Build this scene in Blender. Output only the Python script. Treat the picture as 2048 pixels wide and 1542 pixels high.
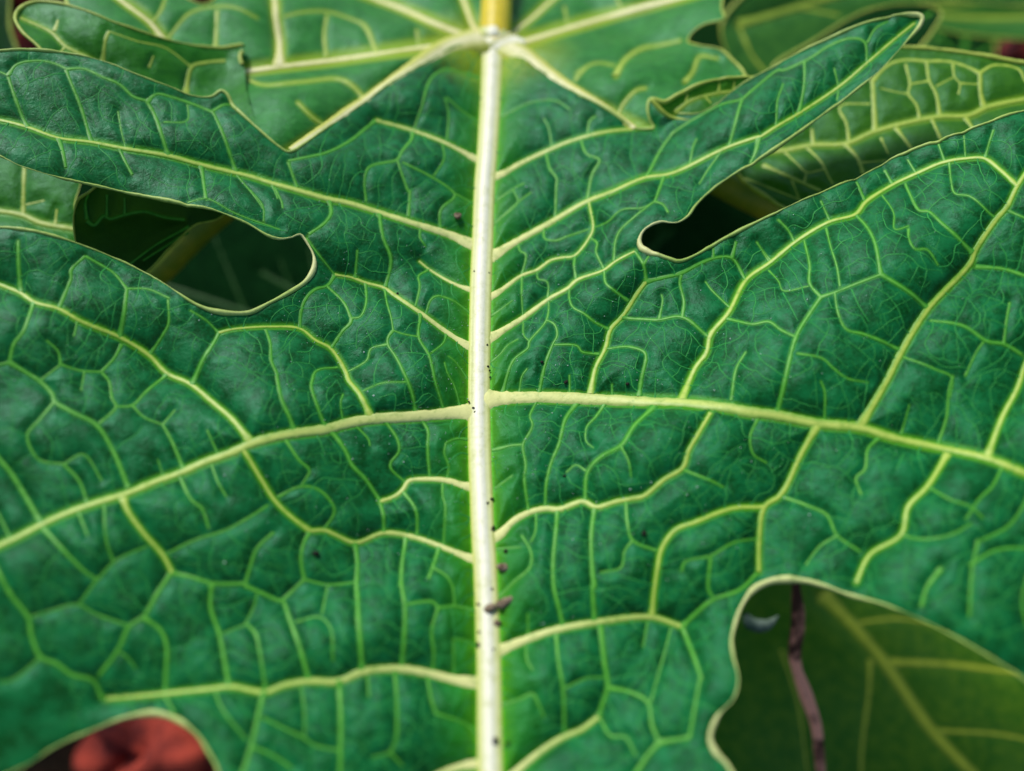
import bpy, math, random
import numpy as np
from mathutils import Vector, kdtree

random.seed(7); RNG = np.random.default_rng(7)
for o in list(bpy.data.objects): bpy.data.objects.remove(o)
SC = bpy.context.scene
COL = SC.collection

# ------------------------------------------------------------------ camera
HF = math.tan(math.radians(31.0))            # half width of the view at distance 1
PITCH = math.radians(55.0)
CAM = np.array([0.0, -0.2*math.cos(PITCH), 0.2*math.sin(PITCH)])
FWD = np.array([0.0, math.cos(PITCH), -math.sin(PITCH)])
UPV = np.array([0.0, math.sin(PITCH), math.cos(PITCH)])
RGT = np.array([1.0, 0.0, 0.0])
cd = bpy.data.cameras.new('camera'); cam = bpy.data.objects.new('camera', cd); COL.objects.link(cam)
cam.location = CAM; cam.rotation_euler = (math.pi/2-PITCH, 0, 0)
cd.sensor_width = 36; cd.lens = 18/HF; cd.clip_start = 0.005; cd.clip_end = 50
cd.dof.use_dof = True; cd.dof.focus_distance = 0.203; cd.dof.aperture_fstop = 5.2
SC.camera = cam

# ------------------------------------------------------------------ sky, sun, exposure
SUN_EL, SUN_AZ = 48.0, -30.0                   # azimuth measured from +Y (behind the leaf), negative = left
w = bpy.data.worlds.new('World'); SC.world = w; w.use_nodes = True
nt = w.node_tree; bg = nt.nodes['Background']
sky = nt.nodes.new('ShaderNodeTexSky'); sky.sky_type = 'NISHITA'; sky.sun_disc = False
sky.sun_elevation = math.radians(SUN_EL); sky.sun_rotation = math.radians(SUN_AZ)
nt.links.new(sky.outputs[0], bg.inputs[0]); bg.inputs[1].default_value = 0.085
sd = bpy.data.lights.new('sun', 'SUN'); sun = bpy.data.objects.new('sun', sd); COL.objects.link(sun)
sd.energy = 2.4; sd.angle = math.radians(12); sd.color = (1.0, 0.97, 0.92)
sdir = Vector((math.sin(math.radians(SUN_AZ))*math.cos(math.radians(SUN_EL)), math.cos(math.radians(SUN_AZ))*math.cos(math.radians(SUN_EL)), math.sin(math.radians(SUN_EL))))
sun.rotation_euler = sdir.to_track_quat('Z', 'Y').to_euler(); sun.location = (0, 0, 1)
SC.view_settings.view_transform = 'Standard'; SC.view_settings.look = 'None'
SC.view_settings.exposure = 0.5; SC.view_settings.gamma = 1.0; SC.view_settings.use_curve_mapping = False

# ------------------------------------------------------------------ helpers
ORG = {'00':(0,0),'10':(500,0),'20':(1000,0),'30':(1488,0),'01':(0,380),'11':(500,380),'21':(1000,380),'31':(1488,380),
       '02':(0,760),'12':(500,760),'22':(1000,760),'32':(1488,760),'03':(0,1122),'13':(500,1122),'23':(1000,1122),'33':(1488,1122),'F':(0,0)}
def tp(t, pts):
    """survey points of one survey tile -> survey coordinates of the whole leaf"""
    k = 1.0 if t == 'F' else 560/2048
    ox, oy = ORG[t]
    return [(ox+x*k, oy+y*k) for x, y in pts]
def ray(p):
    p = np.asarray(p, float).reshape(-1, 2)
    u = (p[:,0]-1024)/1024*HF; v = (771-p[:,1])/1024*HF
    return FWD[None]+u[:,None]*RGT[None]+v[:,None]*UPV[None]
def smooth(x, a, b):
    t = np.clip((x-a)/(b-a), 0, 1); return t*t*(3-2*t)
def on_height(h):
    """base surface of a blade given by its height above the ground plane z=0"""
    def f(p):
        d = ray(p); t = -CAM[2]/d[:,2]
        for _ in range(60):
            x = CAM[0]+t*d[:,0]; y = CAM[1]+t*d[:,1]
            t = 0.5*t+0.5*(h(x, y)-CAM[2])/d[:,2]
        return CAM[None]+t[:,None]*d
    return f
def on_plane(ref, depth, normal, wave=0.0, wl=0.03, seed=0):
    """base surface of a gently waving flat blade through a point, with a normal"""
    n = np.array(normal, float); n /= np.linalg.norm(n)
    P0 = CAM+ray([ref])[0]*depth
    r = np.random.default_rng(seed); K = r.normal(size=(4,3)); K = K/np.linalg.norm(K,axis=1)[:,None]*2*math.pi/wl; ph = r.uniform(0,6.28,4)
    def f(p):
        d = ray(p); t = ((P0-CAM)@n)/(d@n); P = CAM[None]+t[:,None]*d
        if wave: P = P+n[None]*(wave*np.sin(P@K.T+ph).sum(1)/2)[:,None]
        return P
    return f
def catmull(pts, step, closed=False):
    P = np.array(pts, float); n = len(P)
    if n == 2 and not closed:
        m = max(2, int(np.linalg.norm(P[1]-P[0])/step)+1); return P[0]+(P[1]-P[0])*np.linspace(0,1,m)[:,None]
    out = []
    for i in range(n if closed else n-1):
        p1, p2 = P[i], P[(i+1)%n]
        p0 = P[(i-1)%n] if closed or i > 0 else 2*p1-p2
        p3 = P[(i+2)%n] if closed or i < n-2 else 2*p2-p1
        a = np.linalg.norm(p1-p0)**.5+1e-6; b = np.linalg.norm(p2-p1)**.5+1e-6; c = np.linalg.norm(p3-p2)**.5+1e-6
        m1 = (p2-p1)+b*((p1-p0)/a-(p2-p0)/(a+b)); m2 = (p2-p1)+b*((p3-p2)/c-(p3-p1)/(b+c))
        m = max(2, int(np.linalg.norm(p2-p1)/step)+1); t = np.linspace(0,1,m,endpoint=False)[:,None]
        out.append((2*t**3-3*t**2+1)*p1+(t**3-2*t**2+t)*m1+(-2*t**3+3*t**2)*p2+(t**3-t**2)*m2)
    if not closed: out.append(P[-1:])
    return np.vstack(out)
def mesh_obj(name, V, F, mat, parent=None, attrs=None, smooth_=True):
    me = bpy.data.meshes.new(name); V = np.asarray(V, np.float32)
    F = np.asarray(F, np.int32); k = F.shape[1]
    me.vertices.add(len(V)); me.vertices.foreach_set('co', V.ravel())
    me.loops.add(F.size); me.loops.foreach_set('vertex_index', F.ravel())
    me.polygons.add(len(F)); me.polygons.foreach_set('loop_start', np.arange(len(F), dtype=np.int32)*k)
    me.polygons.foreach_set('loop_total', np.full(len(F), k, np.int32))
    if smooth_: me.polygons.foreach_set('use_smooth', np.ones(len(F), bool))
    for a, v in (attrs or {}).items():
        at = me.attributes.new(a, 'FLOAT', 'POINT'); at.data.foreach_set('value', np.asarray(v, np.float32))
    me.update(calc_edges=True); me.validate()
    me.materials.append(mat)
    o = bpy.data.objects.new(name, me); COL.objects.link(o)
    if parent is not None: o.parent = parent; o.matrix_parent_inverse = parent.matrix_world.inverted()
    return o
def empty(name, loc, label, cat, group=None):
    o = bpy.data.objects.new(name, None); COL.objects.link(o); o.location = loc; o.empty_display_size = 0.01
    o.matrix_world.translation = Vector(loc)
    o['label'] = label; o['category'] = cat
    if group: o['group'] = group
    return o
def tag(o, label, cat, group=None):
    o['label'] = label; o['category'] = cat
    if group: o['group'] = group
    return o

# ------------------------------------------------------------------ materials
def nodes(name):
    m = bpy.data.materials.new(name); m.use_nodes = True; n = m.node_tree.nodes; l = m.node_tree.links
    return m, n, l, n['Principled BSDF'], n['Material Output']
def mixc(n, l, fac, a, b):
    x = n.new('ShaderNodeMix'); x.data_type = 'RGBA'
    for s, v in ((x.inputs[0], fac), (x.inputs[6], a), (x.inputs[7], b)):
        if isinstance(v, bpy.types.NodeSocket): l.new(v, s)
        else: s.default_value = v if isinstance(v, (int, float)) else (*v, 1)
    return x.outputs[2]
def attr(n, name):
    a = n.new('ShaderNodeAttribute'); a.attribute_name = name; return a.outputs['Fac']
def rng(n, l, src, a, b, c=0.0, d=1.0, sm=True):
    r = n.new('ShaderNodeMapRange'); r.interpolation_type = 'SMOOTHSTEP' if sm else 'LINEAR'
    l.new(src, r.inputs[0])
    for i, v in enumerate((a, b, c, d)): r.inputs[i+1].default_value = v
    return r.outputs[0]
def noise(n, l, scale, detail=3, rough=0.55, dist=0.0):
    g = n.new('ShaderNodeNewGeometry'); t = n.new('ShaderNodeTexNoise'); l.new(g.outputs['Position'], t.inputs['Vector'])
    t.inputs['Scale'].default_value = scale; t.inputs['Detail'].default_value = detail
    t.inputs['Roughness'].default_value = rough; t.inputs['Distortion'].default_value = dist
    return t.outputs['Fac']
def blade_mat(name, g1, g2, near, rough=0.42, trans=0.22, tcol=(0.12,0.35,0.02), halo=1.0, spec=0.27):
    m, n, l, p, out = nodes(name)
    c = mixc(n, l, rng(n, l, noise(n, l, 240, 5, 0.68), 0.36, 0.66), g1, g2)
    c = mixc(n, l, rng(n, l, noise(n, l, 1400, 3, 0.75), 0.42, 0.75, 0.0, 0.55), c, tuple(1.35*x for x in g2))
    # yellow-green towards the veins: thinner chlorophyll, plus their glow painted into the colour
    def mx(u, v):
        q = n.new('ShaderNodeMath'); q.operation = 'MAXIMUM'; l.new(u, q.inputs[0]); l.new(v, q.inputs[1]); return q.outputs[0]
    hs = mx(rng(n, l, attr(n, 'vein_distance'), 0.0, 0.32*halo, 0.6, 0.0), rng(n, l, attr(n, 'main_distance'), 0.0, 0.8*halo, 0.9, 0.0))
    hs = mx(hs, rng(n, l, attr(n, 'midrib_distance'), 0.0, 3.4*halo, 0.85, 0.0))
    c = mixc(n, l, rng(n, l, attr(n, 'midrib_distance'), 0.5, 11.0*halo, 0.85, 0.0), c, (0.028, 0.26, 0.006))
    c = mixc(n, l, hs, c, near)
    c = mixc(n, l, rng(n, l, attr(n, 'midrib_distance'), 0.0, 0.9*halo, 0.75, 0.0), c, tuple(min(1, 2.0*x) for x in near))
    c = mixc(n, l, rng(n, l, attr(n, 'hub_distance'), 5.0, 32.0, 0.85, 0.0), c, (0.40, 0.50, 0.005))  # leaf base is yellowish; the glow around the hub is painted in too
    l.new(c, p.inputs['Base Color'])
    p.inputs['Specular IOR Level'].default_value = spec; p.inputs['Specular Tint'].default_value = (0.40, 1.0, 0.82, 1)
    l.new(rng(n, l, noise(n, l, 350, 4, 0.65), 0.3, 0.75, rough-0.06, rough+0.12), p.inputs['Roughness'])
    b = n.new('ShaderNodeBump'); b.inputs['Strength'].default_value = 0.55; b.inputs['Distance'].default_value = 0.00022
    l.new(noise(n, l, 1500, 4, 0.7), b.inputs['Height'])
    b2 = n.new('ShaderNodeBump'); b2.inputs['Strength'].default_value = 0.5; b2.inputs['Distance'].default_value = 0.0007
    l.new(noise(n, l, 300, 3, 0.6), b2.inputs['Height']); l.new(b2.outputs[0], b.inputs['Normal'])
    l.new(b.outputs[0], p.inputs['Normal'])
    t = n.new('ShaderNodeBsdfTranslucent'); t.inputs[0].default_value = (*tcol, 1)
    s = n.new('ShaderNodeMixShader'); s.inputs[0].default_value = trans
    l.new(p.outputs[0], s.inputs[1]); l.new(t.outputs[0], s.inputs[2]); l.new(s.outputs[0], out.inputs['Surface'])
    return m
def vein_mat(name, edge, core, rough=0.45, spec=0.3, pale=None, lo=0.0, hi=1.0):
    m, n, l, p, out = nodes(name)
    c = mixc(n, l, rng(n, l, attr(n, 'across'), lo, hi), edge, core)
    if pale: c = mixc(n, l, rng(n, l, attr(n, 'root'), 0.0, 1.0), c, pale)
    d = mixc(n, l, rng(n, l, noise(n, l, 420, 4, 0.7), 0.45, 0.8, 0, 0.6), c, tuple(0.8*x for x in edge))
    p.inputs['Specular IOR Level'].default_value = spec
    l.new(d, p.inputs['Base Color']); p.inputs['Roughness'].default_value = rough
    b = n.new('ShaderNodeBump'); b.inputs['Strength'].default_value = 0.35; b.inputs['Distance'].default_value = 0.0003
    l.new(noise(n, l, 700, 3), b.inputs['Height']); l.new(b.outputs[0], p.inputs['Normal'])
    return m
def plain_mat(name, c1, c2, scale, rough=0.8, bump=0.001, bscale=None, a=0.35, b_=0.65, spec=0.25):
    m, n, l, p, out = nodes(name)
    l.new(mixc(n, l, rng(n, l, noise(n, l, scale, 5, 0.65), a, b_), c1, c2), p.inputs['Base Color'])
    p.inputs['Roughness'].default_value = rough; p.inputs['Specular IOR Level'].default_value = spec
    b = n.new('ShaderNodeBump'); b.inputs['Strength'].default_value = 0.8; b.inputs['Distance'].default_value = bump
    l.new(noise(n, l, bscale or scale*3, 5, 0.7), b.inputs['Height']); l.new(b.outputs[0], p.inputs['Normal'])
    return m

# ------------------------------------------------------------------ a leaf blade with its veins
class Sheet:
    def __init__(s, poly, base, veins, step=4.0, bulge=(0.0017, 0.0040, 0.0006, 0.0012), roll=(0.0008, 0.0014), sign=1.0):
        s.base, s.step, s.bulge, s.roll, s.sign = base, step, bulge, roll, sign
        s.line = catmull(poly, 1.5, True)
        s.veins = veins                       # (kind, w0, w1, points)
        lo = s.line.min(0)-3*step; hi = s.line.max(0)+3*step
        s.lo = lo; s.nx = int((hi[0]-lo[0])/step)+2; s.ny = int((hi[1]-lo[1])/step)+2
        gx = lo[0]+np.arange(s.nx)*step; gy = lo[1]+np.arange(s.ny)*step
        X, Y = np.meshgrid(gx, gy); s.P = np.stack([X.ravel(), Y.ravel()], 1)
        # inside test by scan lines
        L = s.line; Ln = np.roll(L, -1, 0); ins = np.zeros((s.ny, s.nx), bool)
        for j, y in enumerate(gy):
            k = (L[:,1] <= y) != (Ln[:,1] <= y)
            if not k.any(): continue
            xs = np.sort(L[k,0]+(y-L[k,1])/(Ln[k,1]-L[k,1])*(Ln[k,0]-L[k,0]))
            ins[j] = (np.searchsorted(xs, gx) % 2) == 1
        s.ins = ins.ravel(); lv = ins.copy()
        for _ in range(3):
            w_ = lv.copy(); w_[1:] |= lv[:-1]; w_[:-1] |= lv[1:]; w_[:,1:] |= lv[:,:-1]; w_[:,:-1] |= lv[:,1:]; lv = w_
        s.live = lv.ravel()
        B = base(s.P); s.scale = ((B-CAM)@FWD)*2*HF/2048     # metres per survey unit
        s.de, near = s.dist(L, None)
        s.near = near
        one = [v for v in veins if v[0] <= 1]; big = [v for v in veins if v[0] <= 2]; small = [v for v in veins if v[0] <= 3]
        s.d1 = s.vdist(one); s.db = np.minimum(s.d1, s.vdist([v for v in big if v[0] > 1])); s.da = np.minimum(s.db, s.vdist([v for v in small if v[0] > 2]))
        mb = s.scale*np.maximum(s.db, 0); ma = s.scale*np.maximum(s.da, 0); me_ = s.scale*s.de
        b = s.bulge
        s.dbig = s.sign*b[0]*(1-np.exp(-(mb/b[1])**1.5)) - roll[0]*np.exp(-me_/roll[1])
        s.disp = s.dbig + s.sign*b[2]*(1-np.exp(-(ma/b[3])**1.6))
        s.me_mm = me_*1000; s.mb = mb*1000; s.ma = ma*1000; s.m1 = s.scale*np.maximum(s.d1, 0)*1000
    def dist(s, pts, wid):
        kd = kdtree.KDTree(len(pts))
        for i, p in enumerate(pts): kd.insert((p[0], p[1], 0), i)
        kd.balance(); find = kd.find
        out = np.full(len(s.P), 50.0); idx = np.zeros(len(s.P), int); q = np.nonzero(s.live)[0]
        for i, (x, y) in zip(q.tolist(), s.P[q].tolist()):
            c, k, d = find((x, y, 0)); out[i] = d; idx[i] = k
        if wid is not None: out = out-wid[idx]/2
        return out, idx
    def vdist(s, veins):
        if not veins: return np.full(len(s.P), 1e3)
        pts, wid = [], []
        for k, w0, w1, p in veins:
            c = catmull(p, 3.0); t = np.linspace(0, 1, len(c)); pts.append(c); wid.append(w0+(w1-w0)*t)
        return s.dist(np.vstack(pts), np.concatenate(wid))[0]
    def interp(s, arr, p):
        q = (np.asarray(p)-s.lo)/s.step; i = np.clip(q.astype(int), 0, [s.nx-2, s.ny-2]); f = q-i
        A = arr.reshape(s.ny, s.nx); x, y = i[:,0], i[:,1]; fx, fy = f[:,0], f[:,1]
        return A[y,x]*(1-fx)*(1-fy)+A[y,x+1]*fx*(1-fy)+A[y+1,x]*(1-fx)*fy+A[y+1,x+1]*fx*fy
    def normal(s, p):
        p = np.asarray(p, float); e = 3.0
        a = s.base(p+[e,0])-s.base(p-[e,0]); b = s.base(p-[0,e])-s.base(p+[0,e])
        n = np.cross(a, b); return n/np.linalg.norm(n, axis=1)[:,None]
    def pos(s, p, off=0.0):
        n = s.normal(p); return s.base(p)+n*(s.interp(s.disp, p)+off)[:,None], n
    def quilt(s, lines, amp, lam):
        m = np.minimum(s.ma/1000, s.scale*np.maximum(s.vdist([(4, 1.5, 1.5, l) for l in lines]), 0))
        s.disp = s.disp+amp*(1-np.exp(-(m/lam)**1.6)); s.m4 = m*1000
    def blade(s, name, mat, parent, near_hub=False):
        P = s.P.copy(); out = ~s.ins; use = s.ins | (s.de < 0.8*s.step)
        mv = out & use; P[mv] = s.line[s.near[mv]]
        U = use.reshape(s.ny, s.nx); I = s.ins.reshape(s.ny, s.nx)
        c = U[:-1,:-1]&U[1:,:-1]&U[:-1,1:]&U[1:,1:]&(I[:-1,:-1]|I[1:,:-1]|I[:-1,1:]|I[1:,1:])
        j, i = np.nonzero(c); a = j*s.nx+i
        F = np.stack([a+s.nx, a+s.nx+1, a+1, a], 1)
        ids = np.unique(F); m = np.full(len(P), -1); m[ids] = np.arange(len(ids))
        V, _ = s.pos(P[ids])
        hub = np.linalg.norm(V-HUB[None], axis=1)*1000 if near_hub else np.full(len(V), 99.0)
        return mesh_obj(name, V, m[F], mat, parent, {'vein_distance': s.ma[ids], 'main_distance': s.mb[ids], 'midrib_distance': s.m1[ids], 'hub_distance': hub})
    def ribbon(s, name, pts, w0, w1, mat, parent, prof=None, flare=1.0, wob=0.0, lift=0.0, step=5.0, fend=0.0, dip=0.0, inset=0.0, root=False):
        c = catmull(pts, step); n = len(c); L = np.concatenate([[0], np.cumsum(np.linalg.norm(np.diff(c, axis=0), axis=1))])
        t = np.linspace(0, 1, n); wd = w0+(w1-w0)*t
        wd = wd*(1+flare*np.exp(-np.maximum(L-inset, 0)/(0.8*w0+2))+fend*np.exp(-(L[-1]-L)/(0.9*w1+2)))
        if wob: wd = wd*(1+wob*np.interp(L, np.arange(0, L[-1]+20, 7.0), RNG.normal(size=len(np.arange(0, L[-1]+20, 7.0)))))
        B = s.base(c); N = s.normal(c); sc = ((B-CAM)@FWD)*2*HF/2048
        B = B+N*s.interp(s.dbig, c)[:,None]
        T = np.gradient(B, axis=0); T /= np.linalg.norm(T, axis=1)[:,None]+1e-12
        S = np.cross(N, T); S /= np.linalg.norm(S, axis=1)[:,None]+1e-12
        prof = prof or [(-1.3,-0.25,0),(-0.95,0.09,0.1),(-0.5,0.18,0.5),(0,0.22,1),(0.5,0.18,0.5),(0.95,0.09,0.1),(1.3,-0.25,0)]
        k = len(prof); hw = (wd*sc/2)[:,None]
        B = B-N*(hw[:,0]*dip*np.exp(-(L/(0.75*inset+1))**2))[:,None]
        V = np.stack([B+S*hw*a+N*(hw*h+lift) for a, h, _ in prof], 1).reshape(-1, 3)
        ac = np.tile([q[2] for q in prof], n)
        i = np.arange(n-1)[:,None]*k+np.arange(k-1)[None]; i = i.ravel()
        F = np.stack([i, i+1, i+1+k, i+k], 1)
        return mesh_obj(name, V, F, mat, parent, {'across': ac, 'root': np.repeat(np.exp(-L/(16*w0)) if root else 0*L, k)})
    def margin(s, name, w, mat, parent, var=0.25, lift=0.0, step=4, skip=None, boost=()):
        c = s.line[::step]; n = len(c); V0, N = s.pos(c); sc = ((V0-CAM)@FWD)*2*HF/2048
        T = np.roll(V0, -1, 0)-np.roll(V0, 1, 0); T /= np.linalg.norm(T, axis=1)[:,None]+1e-12
        S = np.cross(N, T); S /= np.linalg.norm(S, axis=1)[:,None]+1e-12
        ph = np.arange(n); wd = w*(1+var*np.sin(ph*0.071+1)+0.6*var*np.sin(ph*0.193)+0.4*var*np.sin(ph*0.52))
        bo = np.zeros(n)
        for bx, by, br, bf in boost: bo += (bf-1)*np.exp(-((c[:,0]-bx)**2+(c[:,1]-by)**2)/br**2)
        r = (wd*(1+bo)*sc/2)[:,None]; k = 7
        V = np.stack([V0+S*r*math.cos(a)+N*(r*math.sin(a)+lift) for a in np.arange(k)*2*math.pi/k], 1).reshape(-1,3)
        ac = np.tile([0.5+0.5*math.sin(a) for a in np.arange(k)*2*math.pi/k], n)
        ii = np.arange(n)[:,None]; jj = np.arange(k)[None]
        F = np.stack([(ii*k+jj), (ii*k+(jj+1)%k), (((ii+1)%n)*k+(jj+1)%k), (((ii+1)%n)*k+jj)], -1).reshape(-1,4)
        at_ = {'across': ac, 'root': np.repeat(np.clip(bo, 0, 1), k)}
        if skip is not None:
            sk = skip(c); F = F[~np.repeat(sk|np.roll(sk, -1), k)]
        return mesh_obj(name, V, F, mat, parent, at_)
    def strips(s, name, lines, widths, mat, parent, lift=0.00005):
        """many hair-fine veinlets in one mesh"""
        P = np.vstack(lines); n = np.array([len(a) for a in lines]); st = np.concatenate([[0], np.cumsum(n)[:-1]])
        W = np.concatenate([np.linspace(w, 0.55*w, k) for w, k in zip(widths, n)])
        V0, N = s.pos(P, lift); sc = ((V0-CAM)@FWD)*2*HF/2048
        T = np.empty_like(V0)
        T[1:-1] = V0[2:]-V0[:-2]; T[0] = V0[1]-V0[0]; T[-1] = V0[-1]-V0[-2]
        T[st] = V0[st+1]-V0[st]; e = st+n-1; T[e] = V0[e]-V0[e-1]
        T /= np.linalg.norm(T, axis=1)[:,None]+1e-12
        S = np.cross(N, T); hw = (W*sc/2)[:,None]
        V = np.stack([V0-S*hw-N*0.00003, V0+N*(0.25*hw), V0+S*hw-N*0.00003], 1).reshape(-1,3)
        ok = np.ones(len(P), bool); ok[e] = False; i = np.nonzero(ok)[0]*3
        F = np.vstack([np.stack([i, i+1, i+4, i+3], 1), np.stack([i+1, i+2, i+5, i+4], 1)])
        return mesh_obj(name, V, F, mat, parent, {'across': np.tile([0.2,1,0.2], len(P)), 'root': np.zeros(3*len(P))})

# ------------------------------------------------------------------ survey of the leaf: kind, width at both ends, points by tile
def parse(txt):
    out = []
    for ln in txt.strip().splitlines():
        ln = ln.split('#')[0].strip()
        if not ln: continue
        head, *rest = ln.split('|'); k, a, b, *first = head.split()
        pts = []
        for seg in [' '.join(first)]+rest:
            t, *xy = seg.split()
            pts += tp(t, [tuple(float(v) for v in q.split(',')) for q in xy])
        out.append((int(k), float(a), float(b), pts))
    return out
MAIN_LINE = [(986,66),(985,92),(984,130),(982,180),(980,220),(977,270),(974,314),(970,360),(968,400),(965,490),(962,560),(960,640),(959,700),(958,780),(958,830),(960,930),(963,1000),(966,1070),(970,1130),(973,1200),(976,1280),(978,1340),(979,1430),(980,1500),(982,1600),(983,1720),(985,1850),(985,1960)]
LATERALS = parse('''
2 16 8 11 1640,410 1480,335 1250,260 950,165 720,95 570,65 340,0 | 10 160,1340 0,1290 | 00 1700,1260 1450,1200 1230,1140 900,1085 670,1040 430,1010 200,930 0,880 -300,850 -700,860
2 11 7 10 1680,1180 1440,1050 1190,955 920,880
2 12 6 11 1640,1170 1440,1040 1250,900 1060,770 980,715 850,680 740,640 620,620
2 8 4 11 1650,745 1480,680 1310,580 1235,520
2 22 13 12 1650,235 1500,240 1380,252 1160,270 900,285 700,320 560,360 330,390 150,425 0,470 | 02 1700,530 1500,600 1320,680 1150,740 930,830 700,900 500,970 300,1060 150,1140 0,1210 -300,1350 -800,1600
2 11 8 12 1660,1325 1400,1220 1200,1150 980,1120 770,1190 620,1130 540,1100 440,1105
2 8 10 12 440,1105 300,1000 180,880 90,740 0,590 -50,510
2 16 8 13 1670,895 1500,870 1320,825 1100,790 830,810 650,880 430,880 250,910 110,960 0,945 | 03 1700,920 1500,940 1200,970 1000,990 780,1010
2 11 8 12 1650,800 1540,765 1440,735 1290,725 1160,740 1120,800 1060,850 950,890
2 11 6 12 880,265 800,100 720,0 | 11 700,1330 590,1160 480,1100 365,1015 150,1000 0,1005 | 01 1690,1020 1600,1045
2 12 9 02 1830,450 1700,290 1550,160 1390,30 | 01 1220,1340 1090,1210 880,1080 590,960 430,870 250,820 150,755 0,695 -300,580 -700,520
2 11 8 20 -75,1310 0,1280 160,1190 330,1110 480,1045 700,980 950,940 1120,925
2 15 5 21 -80,510 0,450 130,370 330,260 630,85 800,20 | 20 1060,1300 1250,1270 1660,1080 1900,1000 | 30 120,1000 230,930 400,830 700,630 900,460 1120,270 1250,165
2 9 5 21 -100,805 0,740 160,625 270,585 370,515 450,495 545,480 655,345 680,280 650,90
2 13 6 21 -110,1110 0,1040 160,940 360,795 500,715 560,660 760,585 840,525 985,445
2 26 16 22 -150,140 -60,140 0,135 280,125 660,140 1000,155 1340,165 1700,210 | 32 0,230 240,260 540,320 850,350 1080,420 1400,490 1770,570 2048,680 2400,830 2900,1000
2 10 8 21 660,1490 700,1300 770,1160 810,1020 900,920 1010,750 1070,670
2 12 9 21 1330,1530 1430,1300 1510,1190 1540,1060 1670,900 1800,660 | 31 190,530 390,370 620,235 820,175 890,90 | 30 1090,1350 1260,1270 1450,1190 1620,1160 1760,1160 1870,1240 2000,1360
2 14 9 32 850,340 1050,0 | 31 1150,1190 1340,880 1660,530 1690,450 1850,210 1920,130 | 30 2000,1360 2080,1240 2250,1000
2 11 8 32 1780,560 1890,270 2000,60 2080,-160 2250,-400
2 13 8 22 -60,1170 0,1130 100,1030 210,970 330,940 430,945 610,890 700,930 850,890 960,870 1050,850 1200,730 1340,640 1380,520 1430,430 1540,240
2 16 9 23 -60,680 0,655 150,590 400,505 700,450 1100,410 1330,480
2 9 10 23 1110,400 1130,200 1160,0 | 22 1150,1400 1180,1240 1280,1100 1430,1040 1700,940 1930,930
2 12 9 32 540,330 420,540 270,840 150,930 110,1200 110,1400
2 11 8 32 1490,540 1340,780 1200,930 1150,1130 920,1280 820,1480
2 13 8 23 -50,1680 0,1640 130,1530 300,1390 460,1290 600,1230 720,1140
2 11 8 02 900,860 930,950 1050,1120 1190,1280 1260,1410
2 12 8 13 1680,1480 1560,1500 1450,1530 1300,1600 1000,1700
''')
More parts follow.
